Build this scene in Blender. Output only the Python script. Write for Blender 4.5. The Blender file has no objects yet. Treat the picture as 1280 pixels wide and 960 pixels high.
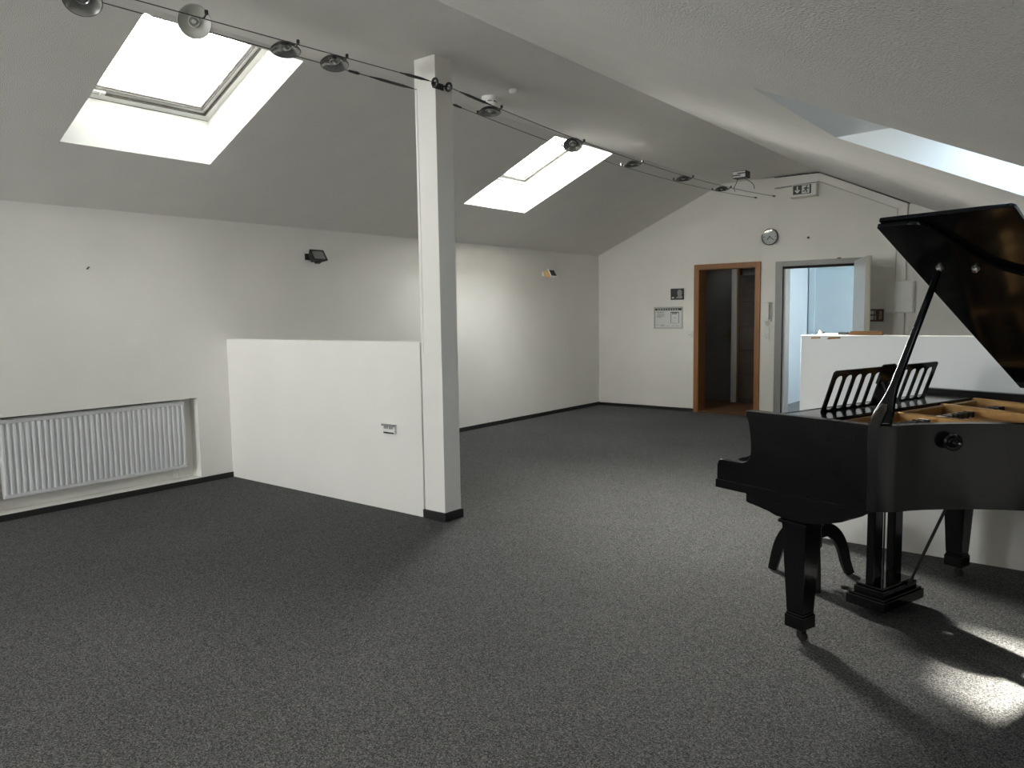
import bpy, bmesh, math, random
from mathutils import Vector, Matrix
random.seed(7)
SC = bpy.context.scene
COL = SC.collection
rad = math.radians

# ------------------------------------------------------------------ helpers
def link(o, parent=None):
    COL.objects.link(o)
    if parent is not None:
        o.parent = parent
    return o

def tag(o, label=None, cat=None, group=None, kind=None):
    if label: o['label'] = label
    if cat: o['category'] = cat
    if group: o['group'] = group
    if kind: o['kind'] = kind
    return o

class MB:
    """collects shapes, links them as ONE mesh object"""
    def __init__(self):
        self.v = []; self.f = []; self.mi = []
        self.cur = 0
    def mat(self, i):
        self.cur = i; return self
    def add(self, vs, fs, M=None):
        b = len(self.v)
        for p in vs:
            p = Vector(p)
            if M is not None: p = M @ p
            self.v.append(p)
        for f in fs:
            self.f.append([b + i for i in f]); self.mi.append(self.cur)
        return self
    def box(self, x0, x1, y0, y1, z0, z1, M=None):
        if x0 > x1: x0, x1 = x1, x0
        if y0 > y1: y0, y1 = y1, y0
        if z0 > z1: z0, z1 = z1, z0
        vs = [(x0,y0,z0),(x1,y0,z0),(x1,y1,z0),(x0,y1,z0),(x0,y0,z1),(x1,y0,z1),(x1,y1,z1),(x0,y1,z1)]
        fs = [(0,3,2,1),(4,5,6,7),(0,1,5,4),(1,2,6,5),(2,3,7,6),(3,0,4,7)]
        return self.add(vs, fs, M)
    def frustum(self, c0, h0, c1, h1, M=None):
        """tapered box: centre (x,y,z) and half sizes (hx,hy) at bottom and top"""
        vs = []
        for c, h in ((c0, h0), (c1, h1)):
            for sx, sy in ((-1,-1),(1,-1),(1,1),(-1,1)):
                vs.append((c[0]+sx*h[0], c[1]+sy*h[1], c[2]))
        fs = [(0,3,2,1),(4,5,6,7),(0,1,5,4),(1,2,6,5),(2,3,7,6),(3,0,4,7)]
        return self.add(vs, fs, M)
    def prism(self, pts, a, b, axis, M=None):
        """polygon extruded along axis 'x','y' or 'z'; pts are the two other coords in order"""
        n = len(pts)
        def mk(p, w):
            if axis == 'x': return (w, p[0], p[1])
            if axis == 'y': return (p[0], w, p[1])
            return (p[0], p[1], w)
        vs = [mk(p, a) for p in pts] + [mk(p, b) for p in pts]
        fs = [list(range(n))[::-1], list(range(n, 2*n))]
        for i in range(n):
            j = (i+1) % n
            fs.append((i, j, n+j, n+i))
        return self.add(vs, fs, M)
    def tube(self, pts, r, n=8, M=None, caps=True):
        pts = [Vector(p) for p in pts]
        rs = r if isinstance(r, (list, tuple)) else [r]*len(pts)
        rings = []
        prevn = None
        for i, p in enumerate(pts):
            if i == 0: d = pts[1]-pts[0]
            elif i == len(pts)-1: d = pts[-1]-pts[-2]
            else: d = (pts[i+1]-pts[i]).normalized() + (pts[i]-pts[i-1]).normalized()
            d.normalize()
            if prevn is None:
                u = d.cross(Vector((0,0,1)))
                if u.length < 1e-3: u = d.cross(Vector((1,0,0)))
            else:
                u = prevn - d*prevn.dot(d)
            u.normalize(); prevn = u
            w = d.cross(u)
            rings.append([p + (u*math.cos(2*math.pi*k/n) + w*math.sin(2*math.pi*k/n))*rs[i] for k in range(n)])
        vs = [q for rg in rings for q in rg]; fs = []
        for i in range(len(pts)-1):
            for k in range(n):
                a = i*n+k; b = i*n+(k+1) % n
                fs.append((a, b, b+n, a+n))
        if caps:
            fs.append(list(range(n))[::-1]); fs.append([(len(pts)-1)*n+k for k in range(n)])
        return self.add(vs, fs, M)
    def lathe(self, prof, n=24, M=None):
        """prof: (r, z) list revolved about local z"""
        vs = []; fs = []; idx = []
        for r, z in prof:
            if r < 1e-6:
                idx.append([len(vs)]); vs.append((0,0,z))
            else:
                idx.append(list(range(len(vs), len(vs)+n)))
                vs += [(r*math.cos(2*math.pi*k/n), r*math.sin(2*math.pi*k/n), z) for k in range(n)]
        for a, b in zip(idx[:-1], idx[1:]):
            for k in range(n):
                k2 = (k+1) % n
                if len(a) == 1 and len(b) == 1: continue
                if len(a) == 1: fs.append((a[0], b[k2], b[k]))
                elif len(b) == 1: fs.append((a[k], a[k2], b[0]))
                else: fs.append((a[k], a[k2], b[k2], b[k]))
        return self.add(vs, fs, M)
    def build(self, name, mats, parent=None, smooth=True, bevel=0, ang=35, seg=2):
        me = bpy.data.meshes.new(name)
        me.from_pydata([tuple(p) for p in self.v], [], self.f)
        if not isinstance(mats, (list, tuple)): mats = [mats]
        for m in mats: me.materials.append(m)
        me.polygons.foreach_set('material_index', self.mi)
        bm = bmesh.new(); bm.from_mesh(me)
        bmesh.ops.recalc_face_normals(bm, faces=bm.faces)
        bm.to_mesh(me); bm.free()
        if smooth:
            me.polygons.foreach_set('use_smooth', [True]*len(me.polygons))
            me.set_sharp_from_angle(angle=rad(ang))
        me.update()
        o = bpy.data.objects.new(name, me)
        link(o, parent)
        if bevel:
            b = o.modifiers.new('bevel', 'BEVEL'); b.width = bevel; b.segments = seg
            b.limit_method = 'ANGLE'; b.angle_limit = rad(40); b.harden_normals = False
        return o

def empty(name, loc=(0,0,0), rot=(0,0,0)):
    o = bpy.data.objects.new(name, None)
    o.empty_display_size = .1
    o.location = loc; o.rotation_euler = rot
    return link(o)

def frame_to(origin, zdir, xhint=(0,0,1)):
    z = Vector(zdir).normalized(); x = Vector(xhint); x = (x - z*x.dot(z))
    if x.length < 1e-4: x = Vector((1,0,0)) - z*z.x
    x.normalize(); y = z.cross(x)
    M = Matrix.Identity(4)
    for i in range(3):
        M[i][0] = x[i]; M[i][1] = y[i]; M[i][2] = z[i]; M[i][3] = origin[i]
    return M

def catmull(pts, n=6):
    out = []
    P = [Vector(p) for p in pts]
    for i in range(len(P)-1):
        p0 = P[max(i-1,0)]; p1 = P[i]; p2 = P[i+1]; p3 = P[min(i+2,len(P)-1)]
        for k in range(n):
            t = k/n
            out.append(.5*((2*p1)+(p2-p0)*t+(2*p0-5*p1+4*p2-p3)*t*t+(3*p1-p0-3*p2+p3)*t*t*t))
    out.append(P[-1])
    return out

# ------------------------------------------------------------------ materials
def mat(name, col, rough=.5, metal=0, noise=None, bump=None, spec=.5, coat=0, coat_rough=.03):
    m = bpy.data.materials.new(name); m.use_nodes = True
    nt = m.node_tree; b = nt.nodes['Principled BSDF']
    b.inputs['Base Color'].default_value = (*col, 1)
    b.inputs['Roughness'].default_value = rough
    b.inputs['Metallic'].default_value = metal
    b.inputs['Specular IOR Level'].default_value = spec
    b.inputs['Coat Weight'].default_value = coat
    b.inputs['Coat Roughness'].default_value = coat_rough
    tc = nt.nodes.new('ShaderNodeTexCoord')
    if noise:
        sc, amt = noise
        n = nt.nodes.new('ShaderNodeTexNoise'); n.inputs['Scale'].default_value = sc; n.inputs['Detail'].default_value = 4
        r = nt.nodes.new('ShaderNodeValToRGB')
        r.color_ramp.elements[0].position = .3; r.color_ramp.elements[1].position = .7
        r.color_ramp.elements[0].color = (*[c*(1-amt) for c in col], 1)
        r.color_ramp.elements[1].color = (*[min(1, c*(1+amt)) for c in col], 1)
        nt.links.new(tc.outputs['Object'], n.inputs['Vector'])
        nt.links.new(n.outputs['Fac'], r.inputs['Fac'])
        nt.links.new(r.outputs['Color'], b.inputs['Base Color'])
    if bump:
        sc, st, dist = bump
        n2 = nt.nodes.new('ShaderNodeTexNoise'); n2.inputs['Scale'].default_value = sc; n2.inputs['Detail'].default_value = 5
        bp = nt.nodes.new('ShaderNodeBump'); bp.inputs['Strength'].default_value = st; bp.inputs['Distance'].default_value = dist
        nt.links.new(tc.outputs['Object'], n2.inputs['Vector'])
        nt.links.new(n2.outputs['Fac'], bp.inputs['Height'])
        nt.links.new(bp.outputs['Normal'], b.inputs['Normal'])
    return m

M = {}
M['wall'] = mat('wall_paint', (.80,.785,.748), .75, noise=(2.0,.025), bump=(160,.25,.004), spec=.25)
M['hall_paint'] = mat('pale_blue_hall_paint', (.60,.71,.77), .7, noise=(2,.02), spec=.25)  # blue daylight cast put into the landing wall and frame colour
M['hall_door'] = mat('pale_blue_door_paint', (.56,.67,.73), .45, noise=(3,.02))  # same blue daylight cast put into the door colour
M['parapet'] = mat('parapet_paint', (.825,.808,.782), .7, noise=(2.5,.02), bump=(160,.2,.003), spec=.25)
M['ceiling'] = mat('ceiling_plaster', (.845,.825,.79), .9, noise=(3.0,.02), bump=(190,.8,.012), spec=.15)
M['white'] = mat('white_lacquer', (.78,.78,.76), .35, noise=(4,.015))
M['plastic'] = mat('white_plastic', (.76,.76,.73), .4, noise=(9,.02))
M['bright_plastic'] = mat('bright_white_plastic', (.90,.90,.88), .35, noise=(9,.01))
M['cream'] = mat('cream_paint', (.62,.60,.52), .5, noise=(6,.03))
M['steel_grey'] = mat('grey_steel_paint', (.30,.30,.29), .45, noise=(6,.04))
M['bead_grey'] = mat('grey_sealant', (.48,.47,.45), .6, noise=(6,.04))
M['leaf_paint'] = mat('door_leaf_paint', (.62,.62,.60), .4, noise=(6,.02))
M['black_base'] = mat('black_skirting', (.012,.012,.012), .5, noise=(20,.2))
M['piano'] = mat('black_piano_lacquer', (.005,.0052,.0055), .14, noise=(3,.1), spec=.26, coat=.08, coat_rough=.05)
M['piano_side'] = mat('black_piano_case_lacquer', (.006,.0062,.0068), .19, noise=(3,.1), spec=.38, coat=.2, coat_rough=.08)
M['cheek'] = mat('black_cheek_lacquer', (.0045,.0047,.005), .24, noise=(3,.1), spec=.16)
M['lid'] = mat('black_lid_lacquer', (.0045,.0047,.005), .13, noise=(3,.1), spec=.14)
M['gold'] = mat('bronzed_iron', (.42,.25,.095), .38, metal=.55, noise=(30,.12))
M['brass'] = mat('aged_brass', (.33,.22,.09), .35, metal=.9, noise=(40,.15))
M['dark_brass'] = mat('dark_caster_metal', (.05,.045,.04), .4, metal=.8, noise=(40,.15))
M['felt'] = mat('black_felt', (.02,.02,.02), .95, noise=(80,.3))
M['string'] = mat('copper_string', (.35,.22,.12), .35, metal=.9, noise=(50,.1))
M['soundboard'] = mat('spruce_soundboard', (.30,.17,.07), .5, noise=(15,.15))
M['chrome'] = mat('brushed_steel', (.55,.55,.54), .28, metal=1, noise=(60,.06))
M['dark_metal'] = mat('dark_metal', (.05,.05,.05), .35, metal=.6, noise=(60,.15))
M['cable'] = mat('cable_steel', (.10,.10,.10), .4, metal=.7, noise=(90,.2))
M['reflector'] = mat('lamp_reflector', (.42,.42,.41), .25, metal=.85, noise=(30,.06))
M['shade_white'] = mat('lamp_shade_enamel', (.60,.60,.56), .4, noise=(20,.04))
M['black_plastic'] = mat('black_plastic', (.012,.012,.012), .4, noise=(30,.2))
M['lens_grey'] = mat('grey_lamp_glass', (.28,.28,.28), .2, noise=(30,.05))
M['amber'] = mat('amber_lamp_cover', (.60,.38,.16), .35, noise=(30,.08))  # amber light on the floodlight's side put into this colour
M['paper'] = mat('white_paper', (.66,.67,.66), .6, noise=(20,.02))
M['ink'] = mat('printed_ink', (.04,.04,.045), .6, noise=(30,.2))
M['ink_grey'] = mat('grey_ink', (.28,.28,.28), .6, noise=(30,.1))
M['alu'] = mat('aluminium', (.50,.50,.48), .35, metal=.6, noise=(60,.06))
M['brown_sign'] = mat('brown_sign_plate', (.10,.045,.018), .5, noise=(30,.1))
M['sign_panel'] = mat('dark_green_sign_panel', (.025,.040,.034), .4, noise=(30,.1))
M['radiator'] = mat('radiator_enamel', (.66,.67,.68), .4, noise=(5,.02))
M['grey_hall'] = mat('hall_floor_grey', (.20,.20,.20), .6, noise=(20,.1))
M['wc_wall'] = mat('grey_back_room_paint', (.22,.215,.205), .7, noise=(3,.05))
M['black_gap'] = mat('black_lining', (.006,.006,.006), .8, noise=(10,.2))
M['rubber'] = mat('dark_window_gasket', (.10,.095,.085), .7, noise=(30,.2))
M['stain'] = mat('bare_plaster_chip', (.36,.20,.09), .9, noise=(60,.2))

def wood(name, c1, c2, rough, axis_scale, dist=3):
    m = bpy.data.materials.new(name); m.use_nodes = True
    nt = m.node_tree; b = nt.nodes['Principled BSDF']; b.inputs['Roughness'].default_value = rough
    tc = nt.nodes.new('ShaderNodeTexCoord'); mp = nt.nodes.new('ShaderNodeMapping')
    mp.inputs['Scale'].default_value = axis_scale
    n = nt.nodes.new('ShaderNodeTexNoise'); n.inputs['Scale'].default_value = 6; n.inputs['Detail'].default_value = 6
    n.inputs['Distortion'].default_value = dist
    r = nt.nodes.new('ShaderNodeValToRGB')
    r.color_ramp.elements[0].position = .3; r.color_ramp.elements[0].color = (*c1,1)
    r.color_ramp.elements[1].position = .7; r.color_ramp.elements[1].color = (*c2,1)
    nt.links.new(tc.outputs['Object'], mp.inputs['Vector']); nt.links.new(mp.outputs['Vector'], n.inputs['Vector'])
    nt.links.new(n.outputs['Fac'], r.inputs['Fac']); nt.links.new(r.outputs['Color'], b.inputs['Base Color'])
    return m
M['door_wood'] = wood('orange_beech_veneer', (.25,.105,.032), (.31,.14,.048), .45, (6,6,.6), .6)
M['tool_wood'] = wood('brown_tool_wood', (.16,.07,.022), (.26,.12,.04), .5, (1,8,8), 1)
M['floor_wood'] = wood('brown_corridor_floor', (.12,.055,.02), (.20,.095,.035), .45, (1,6,1), 1)

def carpet():
    m = bpy.data.materials.new('grey_speckled_carpet'); m.use_nodes = True
    nt = m.node_tree; b = nt.nodes['Principled BSDF']; b.inputs['Roughness'].default_value = .95
    b.inputs['Specular IOR Level'].default_value = .1
    tc = nt.nodes.new('ShaderNodeTexCoord')
    v = nt.nodes.new('ShaderNodeTexVoronoi'); v.inputs['Scale'].default_value = 240
    n = nt.nodes.new('ShaderNodeTexNoise'); n.inputs['Scale'].default_value = 140; n.inputs['Detail'].default_value = 6; n.inputs['Roughness'].default_value = .75
    big = nt.nodes.new('ShaderNodeTexNoise'); big.inputs['Scale'].default_value = .9; big.inputs['Detail'].default_value = 3
    sep = nt.nodes.new('ShaderNodeSeparateColor')
    mix = nt.nodes.new('ShaderNodeMath'); mix.operation = 'MULTIPLY_ADD'; mix.inputs[1].default_value = .45
    r = nt.nodes.new('ShaderNodeValToRGB')
    e = r.color_ramp.elements
    e[0].position = .30; e[0].color = (.016,.0162,.018,1)
    e[1].position = .95; e[1].color = (.25,.245,.235,1)
    k = e.new(.55); k.color = (.066,.066,.068,1)
    k2 = e.new(.72); k2.color = (.12,.119,.119,1)
    hs = nt.nodes.new('ShaderNodeMixRGB'); hs.blend_type = 'MULTIPLY'; hs.inputs['Fac'].default_value = 1
    r2 = nt.nodes.new('ShaderNodeValToRGB')
    r2.color_ramp.elements[0].position = .3; r2.color_ramp.elements[0].color = (.9,.9,.9,1)
    r2.color_ramp.elements[1].position = .7; r2.color_ramp.elements[1].color = (1.06,1.06,1.06,1)
    L = nt.links.new
    for t in (v, n, big): L(tc.outputs['Object'], t.inputs['Vector'])
    L(v.outputs['Color'], sep.inputs['Color'])
    L(sep.outputs[0], mix.inputs[0])
    mul = nt.nodes.new('ShaderNodeMath'); mul.operation = 'MULTIPLY'; mul.inputs[1].default_value = .75
    L(n.outputs['Fac'], mul.inputs[0]); L(mul.outputs[0], mix.inputs[2])
    L(mix.outputs[0], r.inputs['Fac'])
    L(big.outputs['Fac'], r2.inputs['Fac'])
    L(r.outputs['Color'], hs.inputs['Color1']); L(r2.outputs['Color'], hs.inputs['Color2'])
    L(hs.outputs['Color'], b.inputs['Base Color'])
    bp = nt.nodes.new('ShaderNodeBump'); bp.inputs['Strength'].default_value = .5; bp.inputs['Distance'].default_value = .006
    L(mix.outputs[0], bp.inputs['Height']); L(bp.outputs['Normal'], b.inputs['Normal'])
    return m
M['carpet'] = carpet()

def pane_glass(tint=(.97,.985,.98), nm='window_glass'):
    m = bpy.data.materials.new(nm); m.use_nodes = True
    nt = m.node_tree; nt.nodes.remove(nt.nodes['Principled BSDF'])
    out = nt.nodes['Material Output']
    t = nt.nodes.new('ShaderNodeBsdfTransparent'); t.inputs['Color'].default_value = (*tint,1)
    g = nt.nodes.new('ShaderNodeBsdfGlossy'); g.inputs['Roughness'].default_value = .02
    mx = nt.nodes.new('ShaderNodeMixShader')
    mx.inputs[0].default_value = .04
    nt.links.new(t.outputs[0], mx.inputs[1]); nt.links.new(g.outputs[0], mx.inputs[2])
    nt.links.new(mx.outputs[0], out.inputs['Surface'])
    return m
M['glass'] = pane_glass()
M['blue_glass'] = pane_glass((.35,.405,.45), 'blue_tinted_glass')  # tint added to cool and dim daylight from the right roof window
M['tinted_glass'] = pane_glass((.48,.485,.48), 'sun_protection_glass')  # tint added to dim daylight entering by the nearer roof windows

# ------------------------------------------------------------------ room shell
XL, XR, Y0, D = -6.131, 1.5, -3.5, 9.928
ZF = 3.0956; XB_L, XB_R = -4.190, -2.935
def zl(x): return 2.2578 + .433*(x + 6.125)
def zr(x): return ZF - .464*(x - XB_R)
def ztop(x):
    return zl(x) if x < XB_L else (ZF if x < XB_R else zr(x))
DZL, DZR = .33, .25

fl = MB(); fl.box(XL-.2, XR+.2, Y0-.2, D+.2, -.12, 0)
tag(fl.build('floor', M['carpet']), 'dark grey speckled carpet covering the whole attic room', 'carpet', kind='structure')

SKY_L = [(2.18,3.226), (6.095,7.146)]
LX0, LX1, LO0, LO1 = -5.41, -4.235, -5.41, -4.38
SKY_R = [(-1.05,.056), (2.872,3.978)]
RX0, RX1, RO0, RO1 = -1.105, -.02, -.60, -.02

ce = MB()
def slope_shell(zfn, xs0, xs1, ox0, ox1, ys, dz):
    yb = [Y0-.2] + [y for p in ys for y in p] + [D+.2]
    xb = [xs0, ox0, ox1, xs1]
    for i in range(len(yb)-1):
        for j in range(3):
            if i % 2 == 1 and j == 1: continue
            a, b, c, d = xb[j], xb[j+1], yb[i], yb[i+1]
            ce.add([(a,c,zfn(a)+dz),(b,c,zfn(b)+dz),(b,d,zfn(b)+dz),(a,d,zfn(a)+dz)], [(0,1,2,3)])
def shaft(zfn, a0, a1, b0, b1, ys, dz):
    for y0, y1 in ys:
        P = [(a0, zfn(a0)), (a1, zfn(a1)), (b1, zfn(b1)+dz), (b0, zfn(b0)+dz)]
        for y in (y0, y1):
            ce.add([(x, y, z) for x, z in P], [(0,1,2,3)])
        ce.add([(P[0][0],y0,P[0][1]),(P[0][0],y1,P[0][1]),(P[3][0],y1,P[3][1]),(P[3][0],y0,P[3][1])], [(0,1,2,3)])
        ce.add([(P[1][0],y0,P[1][1]),(P[1][0],y1,P[1][1]),(P[2][0],y1,P[2][1]),(P[2][0],y0,P[2][1])], [(0,1,2,3)])
ce.mat(0)
slope_shell(zl, XL-.2, XB_L, LX0, LX1, SKY_L, 0)
slope_shell(zr, XB_R, XR+.2, RX0, RX1, SKY_R, 0)
ce.add([(XB_L,Y0-.2,ZF),(XB_R,Y0-.2,ZF),(XB_R,D+.2,ZF),(XB_L,D+.2,ZF)], [(0,1,2,3)])
slope_shell(zl, XL-.2, XB_L, LO0, LO1, SKY_L, DZL)
slope_shell(zr, XB_R, XR+.2, RO0, RO1, SKY_R, DZR)
ce.add([(XB_L,Y0-.2,ZF+DZL),(XB_R,Y0-.2,ZF+DZR),(XB_R,D+.2,ZF+DZR),(XB_L,D+.2,ZF+DZL)], [(0,1,2,3)])
ce.mat(1)
shaft(zl, LX0, LX1, LO0, LO1, SKY_L, DZL)
shaft(zr, RX0, RX1, RO0, RO1, SKY_R, DZR)
ceil = ce.build('ceiling', [M['ceiling'], M['white']], smooth=False)
tag(ceil, 'white plastered attic ceiling with two slopes and flat ridge strip', 'ceiling', kind='structure')

# wall: columns of prisms with rectangular holes
def wall_y(name, y0, y1, holes, m, label, extra=()):
    w = MB()
    xs = sorted(set([XL-.2, XB_L, XB_R, XR+.2] + [h[0] for h in holes] + [h[1] for h in holes] + list(extra)))
    for a, b in zip(xs[:-1], xs[1:]):
        mid = (a+b)/2; z = 0
        hs = sorted([h for h in holes if h[0] <= mid <= h[1]], key=lambda h: h[2])
        for h in hs:
            if h[2] > z: w.prism([(a,z),(b,z),(b,h[2]),(a,h[2])], y0, y1, 'y')
            z = h[3]
        w.prism([(a,z),(b,z),(b,ztop(b)+.004),(a,ztop(a)+.004)], y0, y1, 'y')
    return tag(w.build(name, m, smooth=False), label, 'wall', kind='structure')

# doorway holes in the gable wall
D1 = (-4.525, -3.710, 0, 1.985)      # orange frame, clear opening
D2 = (-3.376, -2.470, 0, 1.965)      # grey steel frame
wall_y('wall_gable', D, D+.2, [D1, D2], M['wall'], 'white gable end wall with two doorways and a clock')
wall_y('wall_rear', Y0-.2, Y0, [(-5.4,-3.2,1.25,2.2)], M['wall'], 'white gable wall behind the viewer with one window')

NY0, NY1, NZ0, NZ1 = 1.80, 3.43, .05, .737
wl = MB()
def wlp(a, b, z0, z1, x0=XL-.2, x1=XL):
    wl.box(x0, x1, a, b, z0, z1)
ze = zl(XL)+.004
wlp(Y0-.2, NY0, 0, ze); wlp(NY1, D+.2, 0, ze); wlp(NY0, NY1, NZ1, ze); wlp(NY0, NY1, 0, NZ0)
wlp(NY0, NY1, NZ0, NZ1, XL-.2, XL-.13)
tag(wl.build('wall_left', M['wall'], smooth=False), 'long white eaves wall with the radiator niche', 'wall', kind='structure')
wr = MB(); wr.box(XR, XR+.2, Y0-.2, D+.2, 0, zr(XR)+.004)
tag(wr.build('wall_right', M['wall'], smooth=False), 'low white eaves wall beyond the grand piano', 'wall', kind='structure')

# pillar
PX0, PX1, PY0, PY1 = -3.727, -3.537, 3.729, 3.892
p = empty('pillar', ((PX0+PX1)/2, (PY0+PY1)/2, 0))
tag(p, 'square white pillar with black skirting at the end of the half wall', 'pillar', kind='structure')
pm = MB(); hx, hy = (PX1-PX0)/2, (PY1-PY0)/2
pm.box(-hx, hx, -hy, hy, 0, ZF+.004)
pm.build('shaft', M['parapet'], p, smooth=False, bevel=.003)
pm = MB(); pm.box(-hx-.012, hx+.012, -hy-.012, hy+.012, 0, .062)
tag(pm.build('skirting', M['black_base'], p, smooth=False, bevel=.003), 'black skirting')
pm = MB(); pm.tube([(-hx+.022,-hy-.001,1.15),(-hx+.025,-hy-.001,1.9),(-hx+.020,-hy-.001,2.9)], .0035, 6)
pm.build('painted_wire', M['parapet'], p)

# half walls (parapets)
pa = MB(); pa.box(XL, PX0-.014, 3.729, 3.87, 0, 1.228); pa.box(PX0-.014, PX0-.0005, 3.76, 3.86, 0, 1.22)
tag(pa.build('wall_parapet_left', M['parapet'], smooth=False, bevel=.004), 'half height white wall between eaves wall and pillar', 'half wall', kind='structure')
KY = 4.812
pb = MB(); pb.box(-1.515, XR, KY, KY+.13, 0, 1.256)
tag(pb.build('wall_parapet_right', M['parapet'], smooth=False, bevel=.004), 'half height white wall behind the grand piano', 'half wall', kind='structure')

def base(name, label, boxes):
    b = MB()
    for bx in boxes: b.box(*bx)
    tag(b.build(name, M['black_base'], smooth=False), label, 'skirting', kind='structure')
base('baseboard_left', 'black skirting strip along the eaves wall', [(XL, XL+.012, Y0, 3.729, 0, .045), (XL, XL+.012, 3.87, D, 0, .05)])
base('baseboard_gable', 'black skirting strip below the notice board wall', [(XL+.012, -4.583, D-.012, D, 0, .045), (-3.652,-3.459,D-.012,D,0,.045), (-2.40, XR, D-.012, D, 0, .045)])
base('baseboard_parapet', 'black skirting strip behind the left half wall', [(XL+.012, PX0-.02, 3.87, 3.882, 0, .05)])

# roof windows
def roof_window(name, zfn, dz, x0, x1, y0, y1, sgn, label, handle, tinted=False):
    root = empty(name, ((x0+x1)/2, (y0+y1)/2, zfn((x0+x1)/2)+dz))
    tag(root, label, 'roof window', kind='structure')
    g = (zfn(x1)-zfn(x0))/(x1-x0)
    ex = Vector((1,0,g)).normalized(); ey = Vector((0,1,0)); en = ex.cross(ey)
    if en.z < 0: en = -en
    L = math.hypot(x1-x0, zfn(x1)-zfn(x0))/2; W = (y1-y0)/2
    R = Matrix.Identity(4)
    for i in range(3):
        R[i][0] = ex[i]; R[i][1] = ey[i]; R[i][2] = en[i]
    def ring(a0, a1, n0, n1):
        m = MB()
        for s in (-1,1):
            m.box(s*(L-a0), s*(L-a1), -W+a0, W-a0, n0, n1, R)
            m.box(-L+a1, L-a1, s*(W-a0), s*(W-a1), n0, n1, R)
        return m
    ring(-.03, .045, -.010, .07).build('frame', M['white'], root, smooth=False, bevel=.003)
    ring(.050, .085, .005, .06).build('sash', M['white'], root, smooth=False, bevel=.003)
    ring(.085, .10, .018, .055).build('glazing_bead', M['white'], root, smooth=False, bevel=.002)
    ring(.045, .052, -.012, .03).build('gasket', M['rubber'], root, smooth=False)
    ring(.084, .089, .000, .03).build('gasket', M['rubber'], root, smooth=False)
    ring(-.012, -.004, -.014, -.008).build('gasket', M['rubber'], root, smooth=False)
    m = MB(); m.box(-L+.09, L-.09, -W+.09, W-.09, .036, .042, R); m.build('pane', M['blue_glass'] if tinted == 'blue' else M['tinted_glass'] if tinted else M['glass'], root, smooth=False)
    if handle is not None:
        m = MB(); lo = -L if g > 0 else L; q = 1 if g > 0 else -1
        m.box(lo+q*.05, lo+q*.075, handle-.055, handle+.055, -.014, .0, R)
        m.box(lo+q*.04, lo+q*.085, handle+.02, handle+.05, -.024, -.010, R)
        m.build('handle', M['plastic'], root, bevel=.003)
names = ['large roof window in the left slope nearest the viewer', 'roof window in the left slope beyond the pillar']
for i, (a, b) in enumerate(SKY_L):
    roof_window('window_%d' % (i+1), zl, DZL, LO0, LO1, a, b, 1, names[i], -.30 if i == 0 else None, tinted=(i == 0))
for i, (a, b) in enumerate(SKY_R):
    roof_window('window_%d' % (i+3), zr, DZR, RO0, RO1, a, b, 1, ['roof window in the right slope above the viewer', 'roof window in the low right slope above the piano'][i], None, tinted='blue' if i == 1 else True)  # first right window is unseen, added for fill daylight

root = empty('window_5', (-4.3, Y0-.1, 1.25)); tag(root, 'white framed window in the rear gable wall behind the viewer', 'window', kind='structure')  # unseen window added to bring in fill daylight from behind
m = MB()
for s_ in (-1,1): m.box(s_*1.1, s_*1.03, -.04, .04, 0, .95)
m.box(-1.03,1.03,-.04,.04,0,.07); m.box(-1.03,1.03,-.04,.04,.88,.95); m.box(-.035,.035,-.04,.04,.07,.88)
m.build('frame', M['white'], root, smooth=False, bevel=.003)
m = MB(); m.box(-1.04,1.04,-.005,.005,.06,.89); m.build('pane', M['glass'], root, smooth=False)

# ------------------------------------------------------------------ doors on the gable wall
d = empty('door_1', (-4.12, D, 0)); tag(d, 'doorway with orange wood frame leading to a dark room', 'door', kind='structure')
m = MB()
fw = .062
for x0, x1 in ((-4.583, -4.583+fw), (-3.652-fw, -3.652)):
    m.box(x0+4.12, x1+4.12, -.022, 0, 0, 2.04)
m.box(-4.583+fw+4.12, -3.652-fw+4.12, -.022, 0, 2.04-fw, 2.04)
m.build('architrave', M['door_wood'], d, smooth=False, bevel=.004)
m = MB()
m.box(-4.527+4.12, -4.510+4.12, -.02, .21, 0, 1.985); m.box(-3.725+4.12, -3.708+4.12, -.02, .21, 0, 1.985); m.box(-4.51+4.12, -3.725+4.12, -.02, .21, 1.968, 1.985)
m.build('jamb_lining', M['door_wood'], d, smooth=False, bevel=.002)
m = MB(); m.box(-4.51+4.12, -3.725+4.12, 0.0, .2, 0, .012); m.build('threshold', M['floor_wood'], d, smooth=False)

d2 = empty('door_2', (-2.92, D, 0)); tag(d2, 'open grey steel framed doorway to the bright stair landing', 'door', kind='structure')
m = MB()
def fx(x): return x+2.92
for x0, x1 in ((-3.459, -3.370), (-2.475, -2.395)):
    m.box(fx(x0), fx(x1), -.016, 0, 0, 2.025)
m.box(fx(-3.370), fx(-2.475), -.016, 0, 1.960, 2.025)
m.build('architrave', M['steel_grey'], d2, smooth=False, bevel=.003)
m = MB()
m.box(fx(-3.40), fx(-3.366), .0, .03, 0, 1.96); m.box(fx(-3.366), fx(-2.48), .0, .03, 1.93, 1.965)
m.build('seal', M['black_gap'], d2, smooth=False)
m = MB()
m.box(fx(-3.378), fx(-3.34), .03, .21, 0, 1.965); m.box(fx(-2.51), fx(-2.468), .03, .21, 0, 1.965); m.box(fx(-3.34), fx(-2.51), .03, .21, 1.935, 1.967)
m.build('jamb_lining', M['leaf_paint'], d2, smooth=False, bevel=.002)
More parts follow.
